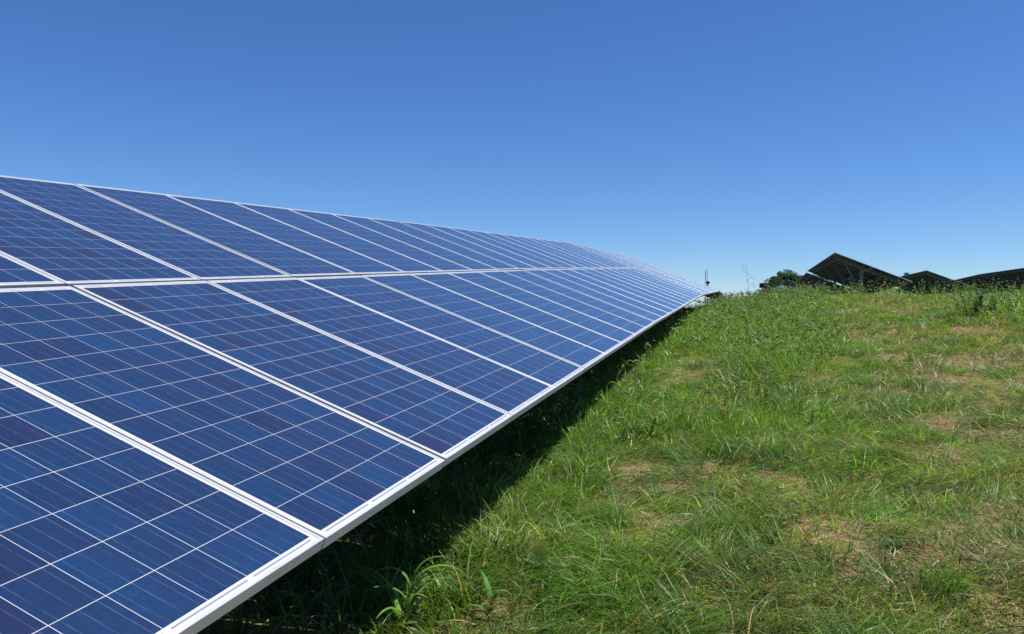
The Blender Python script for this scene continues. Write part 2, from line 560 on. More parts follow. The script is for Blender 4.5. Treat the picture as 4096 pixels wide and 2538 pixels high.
def eyez(P): return (P[0], P[1], P[2] + EYE)
d1 = basis(0.06593, 0.37562, 0)[0]
P0 = Vector((-1.22967, 2.17268, -0.6695))
solar_table('large blue solar table filling the left foreground, nearest the camera', eyez(P0 - d1 * (2 * PITCH)), 0.06593, 0.37562, 0.0, detail=2, frames=(1.6, 4.6, 7.6, 10.4))
P9 = P0 + d1 * (9 * PITCH) + Vector((0, 0.040, 0.004))
solar_table('middle blue solar table of the left row, second from the camera', eyez(P9), 0.06064, 0.3768, 0.00392, detail=1)
P20 = P9 + basis(0.06064, 0.3768, 0.00392)[0] * (11 * PITCH) + Vector((0, 0.03, 0.002))
solar_table('far blue solar table that ends the visible left row at the crest', eyez(P20), 0.0405, 0.3785, 0.0077, detail=1)
P31 = P20 + basis(0.0405, 0.3785, 0.0077)[0] * (11 * PITCH) + Vector((0, 0.03, -0.003))
solar_table('table dipping behind the crest, only a dark edge showing past the left row', eyez(P31), -0.012, 0.3785, 0.0)
# tables seen from behind, right of the crest
UT = 2 * PL + PGAP
def from_top(top, th, t, a):
    d, u, n = basis(th, t, a)
    return eyez(Vector(top) - u * UT)
solar_table('dark raised solar table with V-braced posts, seen from behind right of centre', from_top((4.465, 46.19, 3.4745), -0.0316, 0.3988, -0.0583), -0.0316, 0.3988, -0.0583)
solar_table('dark solar table whose end peeks out just behind the V-braced table', from_top((3.78, 57.6, 3.02), -0.03, 0.3988, -0.02), -0.03, 0.3988, -0.02)
solar_table('small brown sloping table edge in front of the trees, left of the V-braced table', from_top((4.5, 103.8, 4.62), -0.02, 0.39, 0.0), -0.02, 0.39, 0.0)
solar_table('brown peaked solar table between the V-braced table and the long right-hand table', from_top((13.9, 72.0, 3.80), 0.006, 0.39, 0.0), 0.006, 0.39, 0.0, ncol=22, frames=(0.7, 3.6, 6.5, 9.4, 12.3, 15.2, 18.1, 21.0))
solar_table('long dark solar table reaching the right edge, near half', from_top((23.3, 80.5 - 3.5, 4.30), 0.012, 0.39, 0.0), 0.012, 0.39, 0.0, ncol=18, frames=(0.7, 3.6, 6.5, 9.4, 12.3, 15.2))
solar_table('far half of the long dark right-hand table, sloping down to the left', from_top((23.3, 95.3, 4.50), -0.012, 0.39, 0.0), -0.012, 0.39, 0.0)

# ------------------------------------------------------------------ blades
def blade_verts(root, phi, length, e0, bend, width, segs, curl=None, roll=None, taper=1.4):
    """root (N,3); returns (N, 2*segs+1, 3)"""
    N = len(root)
    if curl is None: curl = np.zeros(N)
    if roll is None: roll = np.zeros(N)
    out = np.zeros((N, 2 * segs + 1, 3), np.float32)
    p = root.astype(float).copy()
    ds = length / segs
    for i in range(segs + 1):
        s = i / segs
        ph = phi + curl * s
        side = np.stack([-np.sin(ph) * np.cos(roll), np.cos(ph) * np.cos(roll), np.sin(roll)], 1)
        w = width * (1 - s ** taper) * (0.75 if i == 0 else 1.0) * 0.5
        if i < segs:
            out[:, 2 * i] = p - side * w[:, None]
            out[:, 2 * i + 1] = p + side * w[:, None]
        else:
            out[:, 2 * i] = p
        e = e0 - bend * (s + 0.5 / segs)
        p = p + np.stack([np.cos(ph) * np.cos(e), np.sin(ph) * np.cos(e), np.sin(e)], 1) * ds[:, None]
    return out

class Blades:
    """gathers blade batches, builds one mesh"""
    def __init__(s): s.V = []; s.L = []; s.T = []; s.C = []; s.n = 0
    def add(s, verts, cols):
        N, K, _ = verts.shape
        segs = (K - 1) // 2
        tpl = []; tot = []
        for i in range(segs - 1):
            tpl += [2 * i, 2 * i + 1, 2 * i + 3, 2 * i + 2]; tot.append(4)
        b = 2 * (segs - 1)
        tpl += [b, b + 1, b + 2]; tot.append(3)
        L = (np.arange(N) * K)[:, None] + np.array(tpl)[None] + s.n
        s.L.append(L.ravel()); s.T.append(np.tile(tot, N))
        s.V.append(verts.reshape(-1, 3)); s.C.append(np.repeat(cols, K, 0))
        s.n += N * K
    def raw(s, V, F, C):
        V = np.asarray(V, np.float32); F = np.asarray(F)
        s.V.append(V); s.L.append((F + s.n).ravel()); s.T.append(np.full(len(F), F.shape[1])); s.C.append(np.asarray(C, np.float32)); s.n += len(V)
    def mesh(s, name, mat):
        V = np.concatenate(s.V); L = np.concatenate(s.L).astype(np.int32); T = np.concatenate(s.T).astype(np.int32); C = np.concatenate(s.C)
        m = bpy.data.meshes.new(name)
        m.vertices.add(len(V)); m.vertices.foreach_set('co', np.ascontiguousarray(V, np.float32).ravel())
        m.loops.add(len(L)); m.loops.foreach_set('vertex_index', L)
        m.polygons.add(len(T)); m.polygons.foreach_set('loop_start', np.concatenate([[0], np.cumsum(T)[:-1]]).astype(np.int32)); m.polygons.foreach_set('loop_total', T)
        m.update(calc_edges=True)
        a = m.attributes.new('col', 'FLOAT_COLOR', 'POINT')
        a.data.foreach_set('color', np.concatenate([C, np.ones((len(C), 1))], 1).astype(np.float32).ravel())
        m.materials.append(mat)
        return m

# bare soil patches (x, y, rx, ry) in metres
BARE = [(-.82, 12.9, .6, 1.0, 1), (-.74, 11.3, .52, 1.1, 1), (-1.1, 11.7, .3, .6, .8), (-.81, 6.0, .28, .26, .85), (-.62, 5.55, .32, .26, .6), (-.92, 5.25, .28, .22, .65),
        (.06, 5.48, .42, .24, .6), (.45, 5.75, .3, .2, .6), (.58, 4.59, .28, .15, .6), (.47, 4.32, .2, .14, .6), (2.72, 17.5, .4, .7, .9), (3.8, 21.7, .45, .9, .75),
        (4.2, 17.2, .7, 1.0, .95), (3.9, 14.0, .8, 1.0, .95), (2.8, 12.3, .65, .65, .85), (2.9, 10.6, .65, .7, 1), (2.5, 9.6, .55, .5, .85), (2.3, 12.7, .5, .6, .7),
        (1.7, 7.8, .5, .42, .9), (2.05, 11.4, .5, .5, .75), (1.05, 4.05, .25, .15, .5), (-.24, 8.8, .35, .42, .65), (2.05, 15.3, .45, .6, .6), (.1, 3.8, .3, .18, .5)]
def bare(x, y):
    x = np.asarray(x, float); y = np.asarray(y, float)
    v = np.zeros_like(x)
    wob = (fbm(x * 2.6, y * 2.6, 71, 3) - 0.5) * 1.1
    for (bx, by, rx, ry, st) in BARE:
        r = np.hypot((x - bx) / rx, (y - by) / ry) + wob
        v = np.maximum(v, st * (1 - sstep(0.65, 1.15, r)))
    g = fbm(x * 0.8 + 5, y * 0.8, 31, 4)
    v = np.maximum(v, 0.75 * sstep(0.63, 0.72, g))
    v = v * (0.75 + 0.25 * sstep(0.30, 0.55, fbm(x * 5.5, y * 5.5, 61, 2)))
    return v

def tallness(x, y):
    """where the uncut foxtail grass stands"""
    x = np.asarray(x, float); y = np.asarray(y, float)
    cen = np.interp(y, [4, 8, 11, 14, 18, 26, 34], [-1.0, -0.45, -0.2, 0.1, 0.3, 0.2, 0.0])
    wid = np.interp(y, [4, 8, 11, 14, 18, 26, 34], [0.3, 0.80, 1.15, 1.35, 1.6, 1.9, 1.9])
    r = np.abs(x - cen) / wid + (fbm(x * 1.1, y * 0.7, 91, 3) - 0.5) * 1.2
    v = (1 - sstep(0.6, 1.2, r)) * sstep(5.2, 7.5, y)
    v = np.maximum(v, 0.9 * sstep(25, 29, y + (fbm(x * .8, y * .8, 17, 2) - .5) * 4) * sstep(-1.3, -.8, x) * (1 - 0.93 * sstep(1.6, 3.0, x)))
    v = np.maximum(v, 0.75 * np.exp(-((x + 1.25) / 0.38) ** 2) * sstep(4.5, 7, y) * sstep(0.35, 0.6, fbm(x * 2, y * 1.4, 77, 2)))
    v = np.maximum(v, 0.8 * np.exp(-((x - 5.9) / 1.2) ** 2 - ((y - 19) / 3.5) ** 2))
    gap = np.exp(-((x + 0.72) / 0.42) ** 4) * sstep(8.0, 9.0, y) * (1 - sstep(13.6, 14.6, y))
    return v * (1 - 0.92 * gap)

def shade(x):   # under the left row little grows
    return sstep(-2.5, -1.3, x)

BANDS = [(0.8, 3.0), (3.0, 6.0), (6.0, 9.5), (9.5, 15.0), (15.0, 22.0), (22.0, 36.0)]
def scatter(dens, keep):
    """dens: blades per square metre for each band; keep(x, y) -> probability"""
    X = []; Y = []
    for (y0, y1), dn in zip(BANDS, dens):
        xr = 0.30 * y1 + 2.0
        area = (xr + 4.2) * (y1 - y0)
        k = int(area * dn)
        x = RNG.uniform(-4.2, xr, k); y = RNG.uniform(y0, y1, k)
        edge = 0.29 * y + 0.7
        pr = keep(x, y) * np.where(x > edge, 0.55, 1.0)
        ok = RNG.random(k) < pr
        X.append(x[ok]); Y.append(y[ok])
    return np.concatenate(X), np.concatenate(Y)

def jitcol(base, n, sd=0.36, hue=0.12):
    b = np.asarray(base, float)
    k = np.exp(RNG.normal(0, sd, (n, 1)))
    h = np.exp(RNG.normal(0, hue, (n, 3)))
    return np.clip(b * k * h, 0.003, 0.9)

GREENS = np.array([(0.076, 0.172, 0.018), (0.108, 0.215, 0.026), (0.062, 0.135, 0.018), (0.145, 0.230, 0.042), (0.130, 0.180, 0.042)])
def green_cols(x, y, dry=0.10):
    n = len(x)
    t = fbm(x * 1.3, y * 1.3, 55, 3)
    idx = np.clip((t * 1.6 - 0.3) * 5 + RNG.normal(0, 0.9, n), 0, 4.99).astype(int)
    c = GREENS[idx]
    c = jitcol(c, n)
    c = c * np.exp(1.5 * (fbm(x * 1.6, y * 1.6, 88, 3) - 0.5))[:, None]
    right = sstep(0.2, 2.4, x - 0.09 * (y - 6)) * (0.5 + sstep(0.4, 0.6, fbm(x * 0.9, y * 0.9, 66, 2)))
    olive = np.array((0.115, 0.135, 0.042))
    c = c * (1 - 0.42 * right[:, None]) + olive * (np.exp(RNG.normal(0, .3, (n, 1)))) * 0.42 * right[:, None]
    s = RNG.random(n) < dry + 0.16 * right
    c[s] = jitcol(np.tile((0.30, 0.24, 0.11), (s.sum(), 1)), s.sum())
    return c

def flow(x, y):
    return 2 * math.pi * 1.6 * fbm(x * 0.75, y * 0.75, 123, 2) + 1.0

def size_k(y): return np.maximum(1.0, (y / 7.0)) ** 0.62

grass = Blades()
# matted blades lying over one another
x, y = scatter((450, 2700, 2400, 1650, 950, 440), lambda x, y: (1 - 0.90 * bare(x, y)) * (0.50 + 0.50 * shade(x)) * (0.22 + 0.78 * sstep(0.36, 0.6, fbm(x * 1.7, y * 1.7, 4, 3))))
n = len(x)
root = np.stack([x, y, ground(x, y) + RNG.uniform(0.0, 0.035, n)], 1)
ph = flow(x, y) + RNG.normal(0, 1.15, n)
ln = RNG.uniform(0.08, 0.28, n)
e0 = np.radians(RNG.uniform(12, 58, n)); bd = np.radians(RNG.uniform(10, 75, n))
grass.add(blade_verts(root, ph, ln, e0, bd, RNG.uniform(0.0036, 0.0092, n) * size_k(y), 3, RNG.normal(0, 0.7, n), RNG.normal(0, 0.7, n)), green_cols(x, y, 0.20))
N_MAT = n
# upright tufts
tx, ty = scatter((12, 60, 55, 36, 22, 15), lambda x, y: (1 - 0.9 * bare(x, y)) * (0.75 + 0.25 * shade(x)) * sstep(0.40, 0.62, fbm(x * 1.2, y * 1.2, 8, 3)))
k = RNG.integers(9, 22, len(tx))
x = np.repeat(tx, k); y = np.repeat(ty, k); n = len(x)
tl = np.repeat(RNG.uniform(0.10, 0.30, len(tx)) * (0.62 + 0.95 * tallness(tx, ty)), k)
a = RNG.uniform(0, 2 * math.pi, n); rad = np.abs(RNG.normal(0, 0.03, n))
x = x + np.cos(a) * rad; y = y + np.sin(a) * rad
root = np.stack([x, y, ground(x, y)], 1)
lean = flow(x, y)
ph = np.where(RNG.random(n) < 0.55, a, lean + RNG.normal(0, 0.5, n))
grass.add(blade_verts(root, ph, tl * RNG.uniform(0.6, 1.25, n), np.radians(RNG.uniform(55, 88, n)), np.radians(RNG.uniform(20, 100, n)), RNG.uniform(0.0035, 0.0095, n) * size_k(y), 4, RNG.normal(0, 0.3, n), RNG.normal(0, 0.5, n)), green_cols(x, y, 0.06))
N_UP = n
# ragged tufts along the rim of the shade
tx = RNG.normal(-1.40, 0.17, 420); ty = 3.4 + 21 * RNG.random(420) ** 1.3
k = RNG.integers(10, 26, len(tx))
x = np.repeat(tx, k); y = np.repeat(ty, k); n = len(x)
tl = np.repeat(RNG.uniform(0.14, 0.36, len(tx)), k)
a = RNG.uniform(0, 2 * math.pi, n); rad = np.abs(RNG.normal(0, 0.04, n))
x = x + np.cos(a) * rad; y = y + np.sin(a) * rad
root = np.stack([x, y, ground(x, y)], 1)
grass.add(blade_verts(root, a, tl * RNG.uniform(0.6, 1.2, n), np.radians(RNG.uniform(55, 88, n)), np.radians(RNG.uniform(30, 110, n)), RNG.uniform(0.005, 0.012, n) * size_k(y) ** 0.8, 4, RNG.normal(0, 0.3, n), RNG.normal(0, 0.5, n)), green_cols(x, y, 0.04))
# rank growth under the left row, added tall and dark to deepen its shade
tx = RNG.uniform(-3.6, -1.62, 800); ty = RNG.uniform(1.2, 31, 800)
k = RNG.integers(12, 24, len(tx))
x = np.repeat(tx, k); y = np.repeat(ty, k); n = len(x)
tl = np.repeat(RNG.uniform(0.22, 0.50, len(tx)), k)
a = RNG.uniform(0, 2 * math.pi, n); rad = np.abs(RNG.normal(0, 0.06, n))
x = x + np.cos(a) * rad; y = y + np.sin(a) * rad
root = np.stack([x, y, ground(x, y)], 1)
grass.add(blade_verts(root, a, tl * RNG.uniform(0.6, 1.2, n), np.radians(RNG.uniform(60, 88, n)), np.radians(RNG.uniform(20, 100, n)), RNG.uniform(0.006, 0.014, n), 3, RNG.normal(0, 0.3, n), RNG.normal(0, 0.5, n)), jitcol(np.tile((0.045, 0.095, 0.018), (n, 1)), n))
# long combed clumps that were pressed flat
tx, ty = scatter((2, 10, 9, 6.0, 3, 1.2), lambda x, y: (1 - 0.9 * bare(x, y)) * shade(x))
k = RNG.integers(50, 120, len(tx))
x = np.repeat(tx, k); y = np.repeat(ty, k); n = len(x)
f0 = np.repeat(RNG.uniform(0, 2 * math.pi, len(tx)), k)
x = x + RNG.normal(0, 0.07, n); y = y + RNG.normal(0, 0.07, n)
root = np.stack([x, y, ground(x, y) + 0.01], 1)
cb = np.repeat(GREENS[RNG.integers(0, 5, len(tx))], k, 0)
grass.add(blade_verts(root, f0 + RNG.normal(0, 0.22, n), RNG.uniform(0.16, 0.42, n), np.radians(RNG.uniform(25, 62, n)), np.radians(RNG.uniform(45, 85, n)), RNG.uniform(0.0025, 0.0055, n) * size_k(y), 4, RNG.normal(0, 0.35, n), RNG.normal(0, 0.5, n)), jitcol(cb, n))
N_CL = n
tag(link('grass', grass.mesh('grass', GRASS)), 'green grass, partly pressed flat, covering the slope right of the panels', 'grass', kind='stuff')

straw = Blades()
x, y = scatter((300, 2000, 1700, 1000, 420, 160), lambda x, y: (0.45 + 0.55 * bare(x, y)) * (0.25 + 0.75 * shade(x)))
n = len(x)
root = np.stack([x, y, ground(x, y) + RNG.uniform(0.002, 0.02, n)], 1)
straw.add(blade_verts(root, RNG.uniform(0, 2 * math.pi, n), RNG.uniform(0.03, 0.14, n), np.radians(RNG.uniform(-3, 18, n)), np.radians(RNG.uniform(0, 30, n)), RNG.uniform(0.002, 0.0042, n) * size_k(y), 2, None, RNG.normal(0, 0.5, n), 3.0),
          jitcol(np.array([(0.36, 0.27, 0.14), (0.46, 0.38, 0.22), (0.25, 0.17, 0.09), (0.30, 0.27, 0.12)])[RNG.integers(0, 4, n)], n))
tag(link('dry_straw', straw.mesh('dry_straw', STRAW)), 'dry tan straw scattered on the bare brown soil', 'straw', kind='stuff')

# foxtail grass: stem, leaves and a drooping head
fox = Blades()
x, y = scatter((0.5, 6, 34, 52, 48, 44), lambda x, y: (0.02 + 0.98 * tallness(x, y)) * (1 - 0.9 * bare(x, y)) * (0.03 + 0.97 * sstep(-1.75, -1.25, x)))
n = len(x)
gz0 = ground(x, y)
root = np.stack([x, y, gz0], 1)
H = RNG.uniform(0.28, 0.62, n) * np.interp(y, [4, 10, 18, 27, 34], [0.6, 0.85, 1.0, 1.1, 1.15])
ph = RNG.uniform(0, 2 * math.pi, n); e0 = np.radians(RNG.uniform(68, 90, n)); bd = np.radians(RNG.uniform(5, 35, n))
def arc_pts(root, ph, ln, e0, bd, k):
    p = root.copy(); pts = [p.copy()]
    for i in range(k):
        e = e0 - bd * ((i + 0.5) / k)
        p = p + np.stack([np.cos(ph) * np.cos(e), np.sin(ph) * np.cos(e), np.sin(e)], 1) * (ln / k)[:, None]
        pts.append(p.copy())
    return pts
cst = jitcol(np.tile((0.10, 0.15, 0.045), (n, 1)), n)
fox.add(blade_verts(root, ph, H * 1.02, e0, bd, np.full(n, 0.0032) * size_k(y), 3, None, RNG.normal(0, 0.8, n), 6.0), cst)
pts = arc_pts(root, ph, H, e0, bd, 6)
# leaves from nodes on the stem
for node, lf in ((1, 0.9), (2, 1.0), (3, 0.9), (4, 0.75)):
    keepn = RNG.random(n) < 0.85
    kk = keepn.sum()
    r0 = pts[node][keepn]
    fox.add(blade_verts(r0, RNG.uniform(0, 2 * math.pi, kk), RNG.uniform(0.20, 0.42, kk) * lf, np.radians(RNG.uniform(50, 82, kk)), np.radians(RNG.uniform(40, 120, kk)), RNG.uniform(0.006, 0.011, kk) * size_k(y[keepn]) ** 0.8, 4, RNG.normal(0, 0.3, kk), RNG.normal(0, 0.4, kk)),
            jitcol(np.array([(0.120, 0.235, 0.03), (0.165, 0.265, 0.045), (0.095, 0.190, 0.025)])[RNG.integers(0, 3, kk)], kk))
# heads: tapered 4-sided drooping spindles with bristles
hl = RNG.uniform(0.07, 0.14, n); hb = np.radians(RNG.uniform(40, 150, n)); he = e0 - bd
hp = arc_pts(pts[6], ph, hl, he, hb, 4)
rr_ = (np.array([0.35, 1.0, 1.0, 0.7, 0.12])[None] * (0.0062 * size_k(y) ** 0.8)[:, None])
ring = []
side = np.stack([-np.sin(ph), np.cos(ph), np.zeros(n)], 1)
for i in range(5):
    e = he - hb * min(1, (i + 0.0) / 4)
    nrm = np.stack([-np.cos(ph) * np.sin(e), -np.sin(ph) * np.sin(e), np.cos(e)], 1)
    for (cs, sn) in ((1, 0), (0, 1), (-1, 0), (0, -1)):
        ring.append(hp[i] + (side * cs + nrm * sn) * rr_[:, i:i + 1])
HV = np.stack(ring, 1)
hf = []
for i in range(4):
    for c in range(4):
        hf.append((i * 4 + c, i * 4 + (c + 1) % 4, i * 4 + 4 + (c + 1) % 4, i * 4 + 4 + c))
HF = ((np.arange(n) * 20)[:, None, None] + np.array(hf)[None]).reshape(-1, 4)
hc = jitcol(np.array([(0.20, 0.28, 0.08), (0.27, 0.33, 0.11), (0.16, 0.23, 0.06)])[RNG.integers(0, 3, n)], n, 0.15)
fox.raw(HV.reshape(-1, 3), HF, np.repeat(hc, 20, 0))
tag(link('foxtail_grass', fox.mesh('foxtail_grass', GRASS)), 'tall uncut foxtail grass with drooping pale heads along the crest', 'grass', kind='stuff')
print('BLADES', N_MAT, N_UP, N_CL, len(straw.V[0]) // 5, n)
#DETAILS
# ------------------------------------------------------------------ single plants
def leaf_mesh(B, root, phi, L, e0, bend, wid, col, k=8, curl=0.0, fold=0.35, shape=None, teeth=0.0, seed=0):
    """one broad leaf with a folded midrib, three vertices across"""
    r = random.Random(seed)
    p = np.array(root, float); V = []; F = []
    for i in range(k + 1):
        s = i / k
        ph = phi + curl * s; e = e0 - bend * s
        fw = np.array([math.cos(ph) * math.cos(e), math.sin(ph) * math.cos(e), math.sin(e)])
        sd = np.array([-math.sin(ph), math.cos(ph), 0.0]); up = np.cross(fw, sd) * -1
        w = wid * 0.5 * (shape(s) if shape else (min(1, s * 6 + 0.35) * (1 - s ** 2.2)))
        if teeth: w *= 1 + teeth * (1 if i % 2 else -0.8) * r.uniform(0.6, 1.2)
        w = max(w, 0.0004)
        lift = fold * w
        V += [p - sd * w - up * -lift, p, p + sd * w - up * -lift]
        p = p + fw * (L / k)
    for i in range(k):
        a = 3 * i
        F += [(a, a + 1, a + 4, a + 3), (a + 1, a + 2, a + 5, a + 4)]
    B.raw(V, F, np.tile(col, (len(V), 1)))

def stem_mesh(B, pts, rad, col, n=4):
    mb = MB(); mb.tube(pts, rad, n)
    fs = [f for f in mb.f if len(f) == 4]
    B.raw(mb.v, fs, np.tile(col, (len(mb.v), 1)))

def arching_grass(x, y, h, label, seed, nl=9, name='arching_grass'):
    r = random.Random(seed); root = empty(name, (x, y, gz(x, y))); tag(root, label, 'grass plant')
    top = (0.10 * h, 0.05 * h, 0.62 * h)
    B = Blades(); stem_mesh(B, [(0, 0, -0.03), (0.03 * h, 0.02 * h, 0.3 * h), top], [0.006, 0.005, 0.003], (0.10, 0.17, 0.05))
    link('stem', B.mesh('stem', LEAF), root)
    for i in range(nl):
        s = (i + 0.6) / nl
        B = Blades()
        c = jitcol(np.array([[0.12, 0.24, 0.05]]), 1, 0.15, 0.08)[0]
        ph = r.uniform(-1.6, 1.4) if i % 3 else r.uniform(1.8, 4.2)
        leaf_mesh(B, (top[0] * s, top[1] * s, top[2] * s), ph, h * r.uniform(0.55, 0.95), math.radians(r.uniform(58, 82)), math.radians(r.uniform(70, 150)), r.uniform(0.018, 0.030), c, 9, r.uniform(-.4, .4), 0.45, seed=seed + i)
        link('leaf', B.mesh('leaf', LEAF), root)
    return root

def broadleaf(x, y, size, label, seed, nl=6):
    r = random.Random(seed); root = empty('broadleaf_weed', (x, y, gz(x, y))); tag(root, label, 'weed')
    for i in range(nl):
        B = Blades(); a = i * 2.4 + r.uniform(-.4, .4)
        c = jitcol(np.array([[0.10, 0.17, 0.075]]), 1, 0.15, 0.08)[0]
        leaf_mesh(B, (0, 0, 0.01), a, size * r.uniform(0.8, 1.25), math.radians(r.uniform(35, 78)), math.radians(r.uniform(30, 80)), size * r.uniform(0.38, 0.5), c, 12, r.uniform(-.3, .3), 0.25,
                  shape=lambda s: 0.16 if s < 0.18 else (math.sin(math.pi * min(1, (s - 0.12) / 0.9)) ** 0.7 + 0.02), teeth=0.22, seed=seed * 7 + i)
        link('leaf', B.mesh('leaf', LEAF), root)
    return root

def leafy_weed(x, y, h, rad, label, seed, ns=26):
    r = random.Random(seed); root = empty('leafy_weed', (x, y, gz(x, y))); tag(root, label, 'weed', 'leafy weeds near the right edge')
    S = Blades(); Lf = Blades()
    for i in range(ns):
        a = r.uniform(0, 6.283); q = rad * math.sqrt(r.random()); hh = h * r.uniform(0.55, 1.0) * (1 - 0.35 * q / rad)
        b = np.array((math.cos(a) * q * 0.4, math.sin(a) * q * 0.4, -0.02)); t = np.array((math.cos(a) * q, math.sin(a) * q, hh))
        m = (b + t) / 2 + np.array((r.uniform(-.04, .04), r.uniform(-.04, .04), 0.02))
        stem_mesh(S, [tuple(b), tuple(m), tuple(t)], [0.006, 0.005, 0.002], (0.09, 0.12, 0.04))
        for j in range(15):
            s = r.uniform(0.15, 1.0)
            p = b * (1 - s) ** 2 + 2 * m * s * (1 - s) + t * s * s
            c = jitcol(np.array([[0.055, 0.13, 0.035]]), 1, 0.25, 0.1)[0]
            leaf_mesh(Lf, p, r.uniform(0, 6.283), r.uniform(0.07, 0.15), math.radians(r.uniform(0, 60)), math.radians(r.uniform(20, 80)), r.uniform(0.022, 0.045), c, 3, 0, 0.3, seed=i * 50 + j)
    link('stems', S.mesh('stems', LEAF), root)
    tag(link('leaves', Lf.mesh('leaves', LEAF), root), kind='stuff')
    return root

def panicle_grass(x, y, h, lean, label, seed, col=(0.16, 0.13, 0.09), nb=12, spread=0.22):
    r = random.Random(seed); root = empty('panicle_grass', (x, y, gz(x, y))); tag(root, label, 'grass plant')
    tip = np.array((lean[0], lean[1], h))
    pt = lambda s: np.array((lean[0] * s ** 1.6, lean[1] * s ** 1.6, h * s))
    B = Blades(); stem_mesh(B, [tuple(pt(s)) for s in (-.02, .25, .5, .75, 1.0)], [0.004, 0.0035, 0.003, 0.0022, 0.0012], (0.12, 0.16, 0.06))
    link('stem', B.mesh('stem', LEAF), root)
    B = Blades()
    for i in range(nb):
        s = 0.58 + 0.4 * i / nb; a = r.uniform(0, 6.283); L = spread * r.uniform(0.5, 1.0) * (1.15 - 0.5 * (s - .58) / .4)
        p = pt(s); k1 = p + np.array((math.cos(a) * L * .55, math.sin(a) * L * .55, L * .35)); k2 = p + np.array((math.cos(a) * L, math.sin(a) * L, -L * .05))
        stem_mesh(B, [tuple(p), tuple(k1), tuple(k2)], [0.0016, 0.0013, 0.001], col, 3)
        for j in range(7):
            f = r.uniform(0.35, 1.0); q = p + (k1 - p) * min(1, f * 1.6) if f < .6 else k1 + (k2 - k1) * (f - .6) / .4
            e = q + np.array((r.uniform(-.02, .02), r.uniform(-.02, .02), -r.uniform(0.008, .03)))
            stem_mesh(B, [tuple(q), tuple((q + e) / 2), tuple(e)], [0.0008, 0.0026, 0.0008], col, 3)
    link('panicle', B.mesh('panicle', STRAW), root)
    B = Blades()
    for i in range(3):
        leaf_mesh(B, pt(0.1 + .14 * i), r.uniform(0, 6.28), h * .35, 1.2, 1.5, 0.009, (0.09, 0.16, 0.05), 6, 0, 0.3, seed=i)
    link('leaves', B.mesh('leaves', LEAF), root)
    return root

arching_grass(-1.46, 3.25, 0.38, 'bright arching broad-bladed grass plant at the bottom edge beside the shade', 3, 11)
arching_grass(-1.12, 3.42, 0.20, 'short broad-bladed grass plant on sunlit turf right of the arching one', 5, 5)
arching_grass(-0.80, 6.95, 0.34, 'upright dark green tuft beside the small soil patch in the middle', 8, 12, 'grass_tuft')
arching_grass(0.55, 7.9, 0.28, 'lone green tuft standing over the flattened grass right of the foxtails', 9, 9, 'grass_tuft')
broadleaf(-1.44, 4.02, 0.13, 'grey-green toothed weed on the shade line, middle of three', 21)
broadleaf(-1.50, 3.66, 0.12, 'grey-green toothed weed on the shade line, behind the arching grass plant', 22)
broadleaf(-1.47, 3.30, 0.13, 'grey-green toothed weed at the foot of the arching grass plant', 23)
broadleaf(-1.02, 4.02, 0.14, 'toothed grey-green weed out on the sunlit turf', 24)
broadleaf(-1.66, 5.35, 0.12, 'pale broad-leaved weed reaching from shade under the second panel', 25)
broadleaf(0.76, 4.72, 0.10, 'small broad-leaved weed by the soil patch at lower right', 26, 5)
leafy_weed(4.75, 19.7, 0.85, 0.50, 'dense dark green leafy weed clump near the right edge below the long table', 31)
leafy_weed(5.45, 20.3, 0.66, 0.45, 'second leafy weed clump, at the right edge beside the denser one', 32, 18)
panicle_grass(0.05, 20.0, 1.52, (-0.10, 0.0), 'tall airy seed stalk standing against the sky left of the trees', 41)
panicle_grass(-1.52, 6.25, 0.72, (0.05, 0.10), 'thin seed stalk rising to the panel edge in front of the shade', 42, (0.26, 0.20, 0.15), 8, 0.10)
panicle_grass(-1.72, 6.15, 0.60, (-0.15, 0.05), 'purplish drooping seed head in the shade under the panel edge', 43, (0.24, 0.13, 0.12), 16, 0.22)
panicle_grass(-1.42, 6.95, 0.58, (-0.05, 0.12), 'slender green stalk on the shade line beside the purplish seed head', 44, (0.20, 0.22, 0.10), 6, 0.07)

# a brown clod at the end of the soil patch
r = random.Random(5)
mb = MB()
mb.tube([(-0.09, 0, 0.0), (-0.055, 0.01, 0.035), (0.0, 0.0, 0.05), (0.06, -0.01, 0.035), (0.09, 0, 0.005)], [0.012, 0.04, 0.052, 0.04, 0.012], 9)
mb.v = [(a + r.uniform(-.009, .009), b + r.uniform(-.009, .009), c + r.uniform(-.009, .009)) for a, b, c in mb.v]
mc, _, n_, l_, pc = new_mat('red_clay')
g_ = n_.new('ShaderNodeNewGeometry')
l_.new(ramp(n_, l_, noise_n(n_, l_, g_.outputs['Position'], 40.0, 5), [(0.3, (0.16, 0.075, 0.035)), (0.7, (0.36, 0.20, 0.10))]), pc.inputs['Base Color'])
pc.inputs['Roughness'].default_value = 0.95
cl = link('clay_clod', mb.mesh('clay_clod', mc)); cl.location = (-0.33, 13.4, gz(-0.33, 13.4) + 0.01)
tag(cl, 'reddish clay clod at the far end of the soil patch', 'clod')

